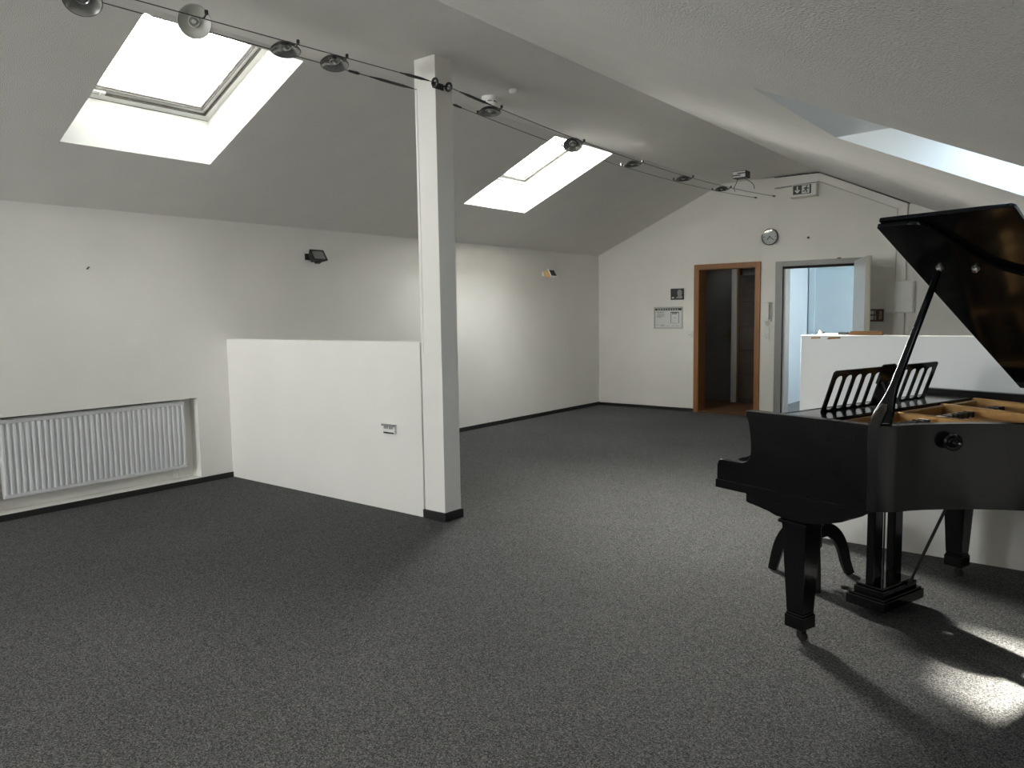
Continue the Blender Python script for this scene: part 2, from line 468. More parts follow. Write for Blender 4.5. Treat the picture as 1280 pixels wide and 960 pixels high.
# the leaf, swung well open into the room
hx_, hy_ = -2.455, -.03
tipx, tipy = -2.135, 9.11
ang = math.atan2(tipy-(D+hy_), tipx-hx_)
ML = Matrix.Translation((fx(hx_), hy_, 0)) @ Matrix.Rotation(ang, 4, 'Z')
Lw = math.hypot(tipx-hx_, tipy-(D+hy_))
m = MB(); m.box(0, Lw, -.045, 0, .008, 1.985, ML)
lf = m.build('door_leaf', M['leaf_paint'], d2, smooth=False, bevel=.003)
m = MB(); m.box(Lw, Lw+.004, -.047, .012, .008, 1.99, ML); m.box(Lw-.02, Lw+.004, 0, .014, .008, 1.99, ML); m.build('edge_strip', M['cream'], lf, smooth=False)
m = MB()
for s in (-1,):
    m.tube([(Lw-.07, -.045, 1.03), (Lw-.07, -.10, 1.03), (Lw-.19, -.10, 1.03)], .010, 8, ML)
m.tube([(Lw-.07, 0, 1.03), (Lw-.07, .05, 1.03), (Lw-.19, .05, 1.03)], .010, 8, ML)
m.build('handle', M['dark_metal'], lf)
m = MB(); m.box(fx(-2.70), fx(-2.66), -.02, -.002, 2.024, 2.036); m.build('closer_pin', M['dark_metal'], d2)

# dark room behind the orange frame
def shell(name, x0, x1, y0, y1, h, label, wallm, floorm, hole=None, side=None, tk=(.1,.1)):
    r = empty(name, ((x0+x1)/2, y0, 0)); tag(r, label, 'room', kind='structure')
    ox, oy = (x0+x1)/2, y0
    m = MB(); m.box(x0-ox, x1-ox, 0, y1-oy, -.1, .002); m.build('room_floor', floorm, r, smooth=False)
    m = MB()
    m.box(x0-ox-tk[0], x0-ox, 0, y1-oy+.1, 0, h)
    if side is None: m.box(x1-ox, x1-ox+tk[1], 0, y1-oy+.1, 0, h)
    else:
        a, b, c, e = side; X = (x1-ox, x1-ox+.1)
        m.box(*X, 0, a-oy, 0, h); m.box(*X, b-oy, y1-oy+.1, 0, h); m.box(*X, a-oy, b-oy, 0, c); m.box(*X, a-oy, b-oy, e, h)
    m.box(x0-ox, x1-ox, y1-oy, y1-oy+.1, 0, h)
    m.build('room_walls', wallm, r, smooth=False)
    m = MB()
    if hole is None:
        m.box(x0-ox-tk[0], x1-ox+tk[1], 0, y1-oy+.1, h, h+.1)
    else:
        a, b, c, e = hole
        m.box(x0-ox-tk[0], a-ox, 0, y1-oy+.1, h, h+.1); m.box(b-ox, x1-ox+tk[1], 0, y1-oy+.1, h, h+.1)
        m.box(a-ox, b-ox, 0, c-oy, h, h+.1); m.box(a-ox, b-ox, e-oy, y1-oy+.1, h, h+.1)
    m.build('room_ceiling', wallm, r, smooth=False)
    return r, ox, oy
rm, ox, oy = shell('wall_back_room', -5.3, -3.785, D+.2, 11.40, 2.3, 'dim grey back room seen through the orange frame', M['wc_wall'], M['floor_wood'], hole=(-4.72,-4.60,10.95,11.07), tk=(.1,.010))  # small unseen ceiling opening added to let some light in
hall, hx0, hy0 = shell('wall_landing', -3.765, -1.4, D+.2, 12.29, 2.5, 'pale bright stair landing seen through the steel doorway', M['hall_paint'], M['grey_hall'], side=(11.3,11.80,1.3,1.85), tk=(.008,.1))  # unseen side opening added to bring daylight onto the landing

# inner grey door in the back room
g = empty('door_3', (-4.80, 11.40, 0)); tag(g, 'grey inner door with brass handle in the dim back room', 'door', kind='structure')
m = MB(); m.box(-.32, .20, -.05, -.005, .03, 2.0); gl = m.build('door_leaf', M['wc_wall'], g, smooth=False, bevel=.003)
m = MB(); m.tube([(.155,-.05,1.03),(.155,-.095,1.03),(.06,-.095,1.03)], .010, 8); m.box(.13,.18,-.058,-.05,.93,1.12); m.build('handle', M['brass'], gl)
m = MB(); m.box(.21, .295, -.15, -.005, 0, 2.12); m.build('white_jamb', M['white'], g, smooth=False, bevel=.006)
m = MB(); m.box(.295, .325, -.13, -.005, 0, 2.12); m.build('wood_stop', M['door_wood'], g, smooth=False, bevel=.002)
# dark shelf cupboard right of it
c = empty('dark_cupboard', (-4.20, 11.40, 0)); tag(c, 'tall dark brown cupboard beside the grey inner door', 'cupboard')
m = MB(); m.box(-.27, .40, -.16, -.003, 0.003, 1.93); cb = m.build('carcass', mat('dark_brown_board', (.035,.026,.02), .5, noise=(12,.2)), c, smooth=False, bevel=.003)
for i in range(5):
    m = MB(); z0 = .08+i*.365; m.box(-.255, .385, -.178, -.16, z0, z0+.35); m.build('drawer_front', mat('brown_cupboard_front', (.050,.036,.026), .5, noise=(9,.25)), c, smooth=False, bevel=.004)

# second door recess on the landing
g = empty('door_4', (-3.2, 12.29, 0)); tag(g, 'pale blue panel door at the back of the bright landing', 'door', kind='structure')
m = MB()
m.box(-.545, -.455, -.05, -.002, 0, 2.09); m.box(.455, .545, -.05, -.002, 0, 2.09); m.box(-.455, .455, -.05, -.002, 2.02, 2.13)
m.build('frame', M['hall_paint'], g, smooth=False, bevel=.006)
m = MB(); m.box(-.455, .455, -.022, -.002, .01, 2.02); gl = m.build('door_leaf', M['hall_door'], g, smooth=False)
m = MB(); m.tube([(-.39,-.022,1.05),(-.39,-.07,1.05),(-.29,-.07,1.05)], .009, 8); m.build('handle', M['dark_metal'], gl)

# ------------------------------------------------------------------ gable wall fittings
# cable duct
m = empty('trim_1', (-3.475, D, 2.95)); tag(m, 'white cable duct following the roof line above the exit sign', 'cable duct', kind='structure')
def loc(pts, o): return [(p[0]-o[0], p[1]-o[2]) for p in pts]
o3 = (-3.475, D, 2.95)
q = MB()
q.prism(loc([(-3.475,2.952),(-2.925,2.978),(-2.925,3.080),(-3.475,3.080)], o3), -.06, 0, 'y')
q.prism(loc([(-2.925,2.978),(-2.03,2.560),(-1.93,2.613),(-2.925,3.080)], o3), -.06, 0, 'y')
q.prism(loc([(-2.03,2.560),(-2.03,1.725),(-1.93,1.725),(-1.93,2.613)], o3), -.06, 0, 'y')
q.prism(loc([(-2.05,.05),(-1.93,.05),(-1.93,1.35),(-2.05,1.35)], o3), -.05, 0, 'y')
q.build('duct', M['wall'], m, smooth=False, bevel=.004)
q = MB()
q.prism(loc([(-3.475,3.084),(-2.925,3.084),(-2.925,3.076),(-3.475,3.077)], o3), -.064, -.001, 'y')
q.prism(loc([(-2.925,3.083),(-2.925,3.074),(-1.915,2.606),(-1.915,2.615)], o3), -.058, -.001, 'y')
q.build('shadow_joint', M['black_gap'], m, smooth=False)
q = MB()
q.prism(loc([(-3.475,2.946),(-2.927,2.972),(-2.927,2.979),(-3.475,2.953)], o3), -.066, -.001, 'y')
q.prism(loc([(-2.927,2.972),(-2.038,2.556),(-2.032,2.562),(-2.925,2.979)], o3), -.066, -.001, 'y')
q.prism(loc([(-2.038,1.725),(-2.031,1.725),(-2.031,2.562),(-2.038,2.556)], o3), -.066, -.001, 'y')
q.build('edge_bead', M['bead_grey'], m, smooth=False)
jb = MB(); jb.box(-.151, .151, -.075, 0, 0, .372)
o = empty('junction_box', (-1.983, D, 1.351)); tag(o, 'square white junction box on the gable wall right of the open door', 'junction box')
b = jb.build('housing', M['plastic'], o, smooth=False, bevel=.006)
jb = MB(); jb.box(-.142, .142, -.085, -.075, .01, .362); jb.build('cover', M['plastic'], o, smooth=False, bevel=.003)

# exit sign
e = empty('exit_sign', (-3.09, D, 2.80)); tag(e, 'white emergency exit sign with arrow and running man above the doors', 'exit sign')
m = MB(); m.box(-.155, .145, -.10, 0, .012, .155); m.build('housing', M['plastic'], e, smooth=False, bevel=.008)
m = MB(); m.prism([(-.165,-.002),(-.165,.010),(.150,.016),(.150,.004)], -.115, 0, 'y'); m.build('drip_edge', M['cream'], e, smooth=False, bevel=.003)
m = MB(); m.box(-.135, .085, -.104, -.099, .035, .145); sp = m.build('sign_panel', M['sign_panel'], e, smooth=False)
m = MB(); z = .09; x = -.082
m.box(x-.008, x+.008, -.107, -.1035, .07, .135)
m.prism([(x,.046),(x+.034,.082),(x+.022,.092),(x,.068),(x-.022,.092),(x-.034,.082)], -.107, -.1035, 'y')
m.build('down_arrow', M['paper'], sp, smooth=False)
m = MB(); m.box(-.028, .078, -.106, -.1035, .042, .139); dp = m.build('doorway_symbol', M['paper'], sp, smooth=False)
m = MB()
def lim(a, b, r=.006): 
    a = Vector((a[0],0,a[1])); b = Vector((b[0],0,b[1])); dd = (b-a).normalized(); nn = Vector((-dd.z,0,dd.x))*r
    m.prism([((a+nn).x,(a+nn).z),((b+nn).x,(b+nn).z),((b-nn).x,(b-nn).z),((a-nn).x,(a-nn).z)], -.1085, -.1055, 'y')
m.lathe([(0,-.0015),(.009,-.0015),(.009,.0015),(0,.0015)], 12, frame_to((.034,-.107,.126),(0,-1,0)))
lim((.032,.115),(.020,.085),.009); lim((.022,.088),(.036,.070)); lim((.036,.072),(.030,.050)); lim((.020,.086),(.004,.068)); lim((.006,.068),(-.014,.066))
lim((.030,.112),(.046,.096)); lim((.046,.096),(.058,.102)); lim((.028,.112),(.008,.108)); lim((.008,.108),(.002,.094))
m.build('running_man', M['sign_panel'], dp, smooth=False)
m = MB(); m.box(.066, .078, -.1075, -.1055, .042, .139); m.build('door_bar', M['sign_panel'], dp, smooth=False)

# clock
c = empty('wall_clock', (-3.537, D, 2.347)); tag(c, 'round white wall clock with black rim above the doors', 'clock')
MC = frame_to((0,0,0), (0,-1,0), (0,0,1))
m = MB(); m.lathe([(0,.0),(.098,.0),(.106,.008),(.106,.030),(.100,.034),(.096,.030),(.096,.024)], 40, MC); m.build('rim', M['dark_metal'], c)
m = MB(); m.lathe([(0,.024),(.097,.024)], 40, MC); fc = m.build('dial', M['paper'], c)
for k in range(12):
    a = rad(30*k); L = .022 if k % 3 == 0 else .014; w = .005 if k % 3 == 0 else .0035
    R = MC @ Matrix.Rotation(a, 4, 'Z'); m = MB(); m.box(.086-L, .086, -w, w, .024, .0255, R); m.build('hour_mark', M['ink_grey'], fc, smooth=False)
for nm, ang_, L, w in (('hour_hand', 222, .050, .0055), ('minute_hand', 128, .074, .004)):
    m = MB(); R = MC @ Matrix.Rotation(rad(-ang_), 4, 'Z'); m.box(-.012, L, -w, w, .027, .029, R); m.build(nm, M['ink'], c, smooth=False)
m = MB(); m.lathe([(0,.032),(.097,.032)], 40, MC); m.build('cover_glass', M['glass'], c)

# black picture
c = empty('picture_panel', (-4.837, D, 1.569)); tag(c, 'small black picture with a grey head silhouette above the notice board', 'picture')
m = MB(); m.box(-.098, .098, -.018, 0, 0, .156); pn = m.build('panel', M['ink'], c, smooth=False, bevel=.002)
m = MB()
hp = [(.040+.036*math.cos(rad(a)), .096+.046*math.sin(rad(a))) for a in range(-60, 241, 20)]
m.prism(hp, -.020, -.0175, 'y')
m.prism([(-.022,.020),(.082,.020),(.082,.050),(.064,.056),(.020,.056),(-.004,.040)], -.0202, -.0175, 'y')
m.build('silhouette', mat('grey_print', (.30,.30,.29), .6, noise=(30,.1)), pn, smooth=False)
m = MB(); m.box(-.078, -.044, -.020, -.0175, .020, .038); m.build('white_patch', M['paper'], pn, smooth=False)

# notice board
c = empty('notice_board', (-4.975, D, 1.165)); tag(c, 'aluminium framed floor plan notice left of the orange doorway', 'notice board')
m = MB(); w, h = .222, .306
for s in (-1,1): m.box(s*w, s*(w-.014), -.02, 0, 0, h)
m.box(-w+.014, w-.014, -.02, 0, 0, .014); m.box(-w+.014, w-.014, -.02, 0, h-.014, h)
m.build('frame', M['alu'], c, smooth=False, bevel=.002)
m = MB(); m.box(-w+.012, w-.012, -.010, -.002, .012, h-.012); ps = m.build('paper_sheet', M['paper'], c, smooth=False)
m = MB(); m.box(-w+.02, w-.018, -.0115, -.0095, h-.05, h-.02); m.build('header_bar', M['ink'], ps, smooth=False)
m = MB()
for i in range(9):
    x = -.17+i*.038; m.box(x, x+.022, -.0125, -.0112, h-.042, h-.028)
m.build('header_text', M['paper'], ps, smooth=False)
m = MB()
x0, x1, z0, z1 = .04, .165, .075, .235
for a in (x0, x1-.006): m.box(a, a+.006, -.0115, -.0095, z0, z1)
m.box(x0, x1, -.0115, -.0095, z1-.012, z1); m.box(x0+.02, x1-.02, -.0115, -.0095, z0, z0+.003); m.box(x0+.02, x1-.03, -.0115, -.0095, z1-.03, z1-.018); m.box(x0+.045, x1-.045, -.0115, -.0095, .15, .154)
m.build('plan_drawing', M['ink'], ps, smooth=False)
m = MB()
for i, (x, L, z) in enumerate([(-.18,.12,.232),(-.17,.09,.222),(-.18,.13,.200),(-.17,.10,.186),(-.18,.12,.172),(-.18,.07,.158),(-.19,.04,.05),(-.12,.075,.048),(-.12,.05,.036),(-.02,.03,.034),(.06,.03,.034),(.115,.05,.034)]):
    m = MB(); m.box(x, x+L, -.0115, -.0095, z, z+.006); m.build('text_line', M['ink_grey'], ps, smooth=False)

# light switch by the orange frame
def switch(name, x, z, s, label, group=None, dark=False):
    c = empty(name, (x, D, z)); tag(c, label, 'switch', group)
    m = MB(); m.box(-s, s, -.012, 0, -s, s); m.build('plate', M['plastic'], c, smooth=False, bevel=.003)
    m = MB(); m.box(-s*.62, s*.62, -.018, -.012, -s*.62, s*.62); rk = m.build('rocker', M['plastic'], c, smooth=False, bevel=.002)
    m = MB(); m.box(-.006, .006, -.0195, -.018, -.005, .005); m.build('indicator', M['ink_grey'], rk, smooth=False)
switch('light_switch', -4.644, 1.081, .040, 'white light switch beside the left post of the orange door frame')
switch('light_switch', -3.560, 1.045, .036, 'white switch below the intercom handset between the two doors')

# intercom
c = empty('intercom', (-3.545, D, 1.09)); tag(c, 'white intercom handset on the wall between the two doors', 'intercom')
m = MB(); m.box(-.05, .045, -.03, 0, .17, .42); m.build('base', M['plastic'], c, smooth=False, bevel=.006)
m = MB(); m.box(.0, .034, -.075, -.03, .20, .245); m.box(.0, .034, -.075, -.03, .375, .42); m.box(.002, .032, -.085, -.06, .20, .42); m.build('handset', M['plastic'], c, smooth=False, bevel=.008)
m = MB(); m.box(-.008, -.002, -.0315, -.029, .20, .41); m.build('groove', M['ink_grey'], c, smooth=False)
m = MB(); m.tube(catmull([(.015,-.05,.20),(.02,-.045,.14),(-.005,-.035,.11),(-.03,-.02,.15),(-.02,-.01,.17)], 5), .006, 6); m.build('cord', M['plastic'], c)
m = MB(); m.box(-.045, .02, -.02, 0, .005, .085); m.build('junction_plate', M['plastic'], c, smooth=False, bevel=.004)

# brown sign
c = empty('brown_sign', (-2.215, D, 1.252)); tag(c, 'small brown sign with white markings half hidden by the open door leaf', 'sign')
m = MB(); m.box(-.14, .055, -.012, 0, 0, .148); pl = m.build('plate', M['brown_sign'], c, smooth=False, bevel=.001)
m = MB(); m.box(-.13, -.028, -.0135, -.0115, .02, .07); m.box(-.13, -.035, -.0135, -.0115, .085, .13); m.build('white_panel', M['paper'], pl, smooth=False)
m = MB(); m.box(-.052, -.040, -.0145, -.0125, .0, .148); m.build('black_bar', M['ink'], pl, smooth=False)
m = MB()
for i in range(5):
    z0 = .022+i*.021; m.prism([(.006,z0),(.018,z0+.010),(.034,z0+.006),(.040,z0+.014),(.030,z0+.016),(.016,z0+.018),(.006,z0+.008)], -.0135, -.0115, 'y')
m.build('white_lettering', M['paper'], pl, smooth=False)

# small hook on the gable wall
m = MB(); m.lathe([(0,0),(.014,0),(.014,.012),(.006,.016),(.006,.03),(0,.032)], 12, frame_to((0,0,0),(0,-1,0)))
o = m.build('wall_hook', M['dark_metal']); o.location = (-3.057, D, 2.305); tag(o, 'tiny dark hook on the gable wall right of the clock', 'hook')
m = MB(); m.tube([(0,0,0),(.02,0,0),(.026,0,.012)], .005, 6); m.tube([(.0,.012,.01),(.018,.012,.012)], .004, 6)
o = m.build('wall_hook', M['dark_metal']); tag(o, 'small bent hook on the white eaves wall left of the floodlight', 'hook'); o.location = (XL, 2.60, 1.80)

# brush-like tool on the right parapet
c = empty('wooden_tool', (-1.235, KY+.06, 1.256)); tag(c, 'brown wooden tool with dark thin blade lying on the right half wall', 'tool')
m = MB(); m.frustum((.08,0,.002), (.098,.022), (.085,0,.026), (.088,.016)); m.build('handle', M['tool_wood'], c, bevel=.004)
m = MB(); m.box(-.075, -.018, -.014, .014, .004, .018); m.build('ferrule', M['dark_metal'], c, bevel=.003)
m = MB(); m.prism([(-.195,.002),(-.075,.002),(-.075,.014),(-.195,.008)], -.012, .012, 'y'); m.build('blade', M['chrome'], c, smooth=False)
m = MB(); m.lathe([(0,0),(.016,0),(.012,.02),(.006,.03),(0,.03)], 14); o = m.build('white_cap', M['plastic']); o.location = (-1.412, KY+.05, 1.256); tag(o, 'small white cap at the tip of the wooden tool on the half wall', 'cap')
m = MB(); m.prism([(-1.455,1.235),(-1.395,1.238),(-1.40,1.246),(-1.45,1.245)], KY-.0012, KY+.002, 'y'); m.prism([(-1.36,1.232),(-1.28,1.238),(-1.285,1.249),(-1.35,1.246)], KY-.0012, KY+.002, 'y')
o = m.build('plaster_chip', M['stain'], smooth=False); tag(o, 'brown chipped plaster marks on the top edge of the right half wall', 'chip')

# ------------------------------------------------------------------ left wall fittings
def floodlight(y, z, mats, label, rot, lit_side):
    housing, lens, cover = mats
    c = empty('floodlight', (XL, y, z)); tag(c, label, 'floodlight')
    m = MB(); m.box(0, .02, -.045, .045, -.03, .03); m.box(.02, .06, -.03, -.02, -.012, .012); m.build('bracket', housing, c, smooth=False, bevel=.003)
    R = Matrix.Translation((.10, .02, -.005)) @ Matrix.Rotation(rad(rot[0]), 4, 'Z') @ Matrix.Rotation(rad(rot[1]), 4, 'Y')
    m = MB(); m.frustum((-.045,0,0), (.0,.0), (-.045,0,0), (.0,.0)) if False else None
    m.add([(-.04,-.06,-.035),(-.04,.06,-.035),(-.04,.06,.035),(-.04,-.06,.035),(.03,-.085,-.058),(.03,.085,-.058),(.03,.085,.058),(.03,-.085,.058)],
          [(0,1,2,3),(0,4,5,1),(1,5,6,2),(2,6,7,3),(3,7,4,0),(4,7,6,5)], R)
    hb = m.build('housing', housing, c, smooth=False, bevel=.004)
    m = MB(); m.box(.030, .034, -.070, .070, -.044, .044, R); m.build('lamp_glass', lens, hb, smooth=False)
    m = MB()
    for s in (-1,1): m.box(.028, .040, s*.085, s*.072, -.058, .058, R)
    m.box(.028, .040, -.072, .072, -.058, -.046, R); m.box(.028, .040, -.072, .072, .046, .058, R)
    m.build('front_bezel', housing, hb, smooth=False, bevel=.002)
    m = MB()
    if lit_side: m.box(-.045, .026, -.094, -.078, -.045, .045, R); m.build('side_cover', cover, hb, smooth=False, bevel=.003)  # added box that carries the amber light of the side face
    else: m.box(-.03, .01, -.03, .03, -.058, -.035, R); m.build('terminal_box', cover, hb, smooth=False, bevel=.003)
floodlight(4.64, 1.985, (M['black_plastic'], M['lens_grey'], M['black_plastic']), 'black floodlight with grey glass on the eaves wall left of the pillar', (4, -32), False)
floodlight(8.52, 1.94, (M['bright_plastic'], M['dark_metal'], M['amber']), 'pale floodlight with amber cover on the eaves wall right of the pillar', (4, -28), True)

# radiator in the niche
RY0, RY1, RZ0, RZ1 = 1.95, 3.33, .145, .715
r = empty('radiator', (XL-.06, (RY0+RY1)/2, 0)); tag(r, 'white ribbed panel radiator in the wall niche', 'radiator')
L = (RY1-RY0)/2
m = MB(); n = 34; pts = []
for i in range(n):
    y0 = -L+2*L*i/n; w = 2*L/n
    pts += [(.020,y0+w*.08),(.034,y0+w*.30),(.034,y0+w*.62),(.020,y0+w*.84)]
pts = [(.0,-L)] + pts + [(.020,L),(0,L)]
m.prism(pts, RZ0+.03, RZ1-.03, 'z')
m.build('ribbed_panel', M['radiator'], r, smooth=False)
m = MB(); m.box(0,.030,-L,L,RZ1-.03,RZ1); m.box(0,.030,-L,L,RZ0,RZ0+.03); m.build('header_rail', M['radiator'], r, smooth=False, bevel=.006)
m = MB(); m.box(-.06,-.005,-L+.02,L-.02,RZ1-.004,RZ1+.006); m.build('top_grille', M['radiator'], r, smooth=False)
m = MB(); m.tube([(.015,-L,RZ1-.03),(.015,-L-.05,RZ1-.03)], .016, 12); m.tube([(.015,-L-.05,RZ1-.03),(.015,-L-.10,RZ1-.03)], .022, 12); m.build('valve', M['plastic'], r)
m = MB()
for y in (L-.06, L-.10):
    m = MB(); m.tube([(-.03,y,RZ0+.01),(-.03,y,.056)], .009, 8); m.build('pipe', M['plastic'], r)
m = MB()
for y in (-L+.2, L-.2):
    m = MB(); m.box(-.07, 0, y-.015, y+.015, RZ0+.04, RZ1-.06); m.build('wall_bracket', M['radiator'], r, smooth=False)

# socket on the left half wall
c = empty('wall_socket', (-4.056, 3.729, .605)); tag(c, 'white double wall socket on the left half wall beside the pillar', 'socket')
m = MB(); m.box(-.060, .060, -.022, 0, -.034, .034); m.build('housing', M['plastic'], c, smooth=False, bevel=.004)
m = MB(); m.box(-.066, .064, -.034, -.020, .020, .034); m.build('hinged_lid', M['lens_grey'], c, smooth=False, bevel=.003)
m = MB(); m.box(-.046, -.004, -.025, -.021, .0, .018); m.box(.006, .046, -.025, -.021, .0, .018); m.build('outlet', M['ink_grey'], c, smooth=False)
m = MB(); m.box(-.050, .052, -.026, -.020, -.034, -.024); m.build('dark_strip', M['ink'], c, smooth=False)

# ------------------------------------------------------------------ ceiling devices
def detector(x, y, r, h, label, vents):
    c = empty('smoke_detector' if vents else 'ceiling_sensor', (x, y, ZF)); tag(c, label, 'smoke detector' if vents else 'sensor')
    m = MB(); m.lathe([(0,0),(r,0),(r,-h*.45),(r*.9,-h*.6)], 28); m.build('base', M['bright_plastic'], c)
    m = MB(); m.lathe([(r*.9,-h*.55),(r*.86,-h*.85),(r*.7,-h),(0,-h)], 28); hd = m.build('head', M['bright_plastic'], c)
    if vents:
        m = MB()
        for k in range(7):
            R = Matrix.Rotation(rad(k*360/7), 4, 'Z'); m.box(r*.86, r*.915, -.014, .014, -h*.80, -h*.64, R)
        m.build('vent', M['ink_grey'], hd, smooth=False)
detector(-3.90, 4.72, .060, .056, 'round white smoke detector with vents on the flat ceiling beyond the pillar', True)
detector(-3.64, 4.684, .030, .028, 'small white round sensor on the flat ceiling right of the smoke detector', False)

# transformer
c = empty('lamp_transformer', (-3.655, 9.22, ZF)); tag(c, 'small grey transformer box on the ceiling near the gable wall', 'transformer')
m = MB(); m.box(-.085, .085, -.07, .07, -.085, 0); bx = m.build('housing', M['dark_metal'], c, smooth=False, bevel=.006)
m = MB(); m.box(-.078, .078, -.0735, -.069, -.078, -.008); wp = m.build('white_panel', M['bright_plastic'], bx, smooth=False)
for z_, xa, xb in ((-.038,-.020,.079), (-.060,-.079,.020)):
    m = MB(); m.box(xa, xb, -.0755, -.073, z_, z_+.012); m.build('dark_stripe', M['ink'], wp, smooth=False)
m = MB()
m.tube(catmull([(-.03,-.02,-.08),(-.05,-.02,-.13),(-.085,-.01,-.19),(-.075,.0,-.232)], 5), .004, 6)
m.tube(catmull([(.03,-.02,-.08),(.10,-.02,-.12),(.16,-.01,-.18),(.165,.0,-.228)], 5), .004, 6)
m.build('feed_wire', M['cable'], c)

# ------------------------------------------------------------------ cable lighting
def cable(pts, label, turn, hooks, tips, sag=0):
    o3 = Vector(pts[0])
    c = empty('lighting_cable', pts[0]); tag(c, label, 'cable', 'steel cables of the low voltage lighting')
    P = [Vector(p)-o3 for p in pts]
    L_ = (P[-1]-P[0]).length
    def at(t):
        u = t/L_; return P[0]+(P[-1]-P[0])*u - Vector((0,0,4*sag*u*(1-u)))
    m = MB(); m.tube([at(L_*i/24) for i in range(25)], .0026, 6); m.build('wire', M['cable'], c)
    d = (P[-1]-P[0]).normalized()
    for t0, t1 in turn:
        m = MB(); L = t1-t0
        m.tube([at(t0-.03), at(t0), at(t0+L*.2), at(t0+L*.8), at(t1), at(t1+.03)], [.004,.005,.009,.009,.005,.004], 10); m.build('turnbuckle', M['dark_metal'], c)
    for t in hooks:
        m = MB(); ctr = at(t)
        R = frame_to(ctr, d, (0,0,1))
        m.tube([R @ Vector((.024*math.cos(a*math.pi/8), .024*math.sin(a*math.pi/8), 0)) for a in range(17)], .008, 8)
        m.build('ring_hook', M['dark_metal'], c)
    for t in tips:
        m = MB(); m.tube([at(t-.05), at(t-.03), at(t+.03)], [.005,.010,.007], 8); m.build('end_fitting', M['dark_metal'], c)
A1 = Vector((-3.600,1.82,2.877)); B1 = Vector((-3.492,3.70,2.900)); d1 = (A1-B1).normalized()
A2 = Vector((-3.800,1.745,2.898)); B2 = Vector((-3.700,3.722,2.902)); d2_ = (A2-B2).normalized()
def to_back(B, dd): return B + dd*((Y0 - B.y)/dd.y)
cable([B1, to_back(B1, d1)], 'upper steel cable running from the pillar toward the viewer', [(.10,.28)], [.02], [])
cable([B2, to_back(B2, d2_)], 'lower steel cable running from the pillar toward the viewer', [(.06,.36)], [], [.52])
B3 = Vector((-3.494,3.79,2.900)); E3 = Vector((-3.484,D-.012,2.858))
B4 = Vector((-3.722,3.895,2.900)); E4 = Vector((-3.723,D-.012,2.863))
cable([B3, E3], 'right steel cable running from the pillar to the gable wall', [(.16,.42)], [.02], [6.10], sag=.10)
cable([B4, E4], 'left steel cable running from the pillar to the gable wall', [], [], [.26, 6.0], sag=.10)
m = MB(); m.tube([(0,0,0),(.045,-.03,0)], .006, 8); m.tube([(0,.06,0),(.045,.065,0)], .006, 8); m.box(-.002,.006,-.02,.08,-.02,.02)
o = m.build('cable_anchor', M['dark_metal']); o.location = (PX1, 3.722, 2.90); tag(o, 'dark steel anchor holding the cables to the right pillar face', 'anchor')

def spot(pos, normal, label, shade_m, clipdir=(0,1,0), open_face=True):
    c = empty('wire_spotlight', pos); tag(c, label, 'spotlight', 'round spotlights hanging on the cables')
    R = frame_to((0,0,0), normal, (0,1,0))
    m = MB(); r = .082
    m.lathe([(0,-.034),(.03,-.032),(.06,-.018),(r-.004,.0),(r,.006),(r-.004,.008)], 28, R); m.build('shade', shade_m, c)
    m = MB(); m.lathe([(r-.004,.007),(.06,-.008),(.035,-.018),(.0,-.02)], 28, R); m.build('reflector', M['reflector'] if shade_m is not M['shade_white'] else shade_m, c)
    m = MB(); m.lathe([(.012,-.02),(.014,-.004),(.010,.004),(0,.006)], 14, R); m.lathe([(.026,-.014),(.030,-.010),(.026,-.006),(.022,-.010),(.026,-.014)], 18, R); m.build('bulb', M['chrome'] if shade_m is not M['shade_white'] else shade_m, c)
    for s in (-1, 1):
        m = MB(); x = s*.088
        m.tube(catmull([(x*.92,0,-.004),(x*1.1,.0,.0),(x*1.25,.0,.014)], 4), .005, 6)
        m.lathe([(0,-.01),(.009,-.01),(.009,.01),(0,.01)], 10, Matrix.Translation((x*1.27,0,.016)))
        m.build('clip', M['dark_metal'], c)
cam_pos = Vector((0,0,1.42))
def toward(p, w):  # blend of straight down and a direction back into the room
    v = (cam_pos-Vector(p)).normalized(); return (v*w + Vector((0,0,-1))*(1-w))
spots = [
    ((-3.707,1.629,2.848), toward((-3.84,1.69,2.9),.5), 'partly cropped spotlight at the top left corner of the view', M['dark_metal']),
    ((-3.682,2.151,2.894), toward((-3.7,2.16,2.9),.9), 'pale round spotlight turned to the viewer before the near roof window', M['shade_white']),
    ((-3.651,2.665,2.881), toward((-3.7,2.7,2.9),.18), 'tilted chrome spotlight at the top corner of the near roof window', M['dark_metal']),
    ((-3.636,2.989,2.883), toward((-3.68,3.02,2.9),.25), 'tilted chrome spotlight nearest the pillar on its left', M['dark_metal']),
    ((-3.607,4.364,2.866), toward((-3.68,4.45,2.9),.12), 'flat spotlight just right of the pillar below the smoke detector', M['dark_metal']),
    ((-3.607,5.443,2.808), toward((-3.83,5.79,2.9),.42), 'dark spotlight in front of the roof window beyond the pillar', M['black_plastic']),
    ((-3.607,6.439,2.782), Vector((.06,.0,-1)), 'flat spotlight right of the far roof window', M['dark_metal']),
    ((-3.607,7.522,2.785), Vector((.06,.0,-1)), 'second flat spotlight from the gable wall', M['dark_metal']),
    ((-3.607,8.517,2.795), Vector((.03,.0,-1)), 'flat spotlight nearest the gable wall', M['dark_metal']),
]
for s_ in spots: spot(*s_)

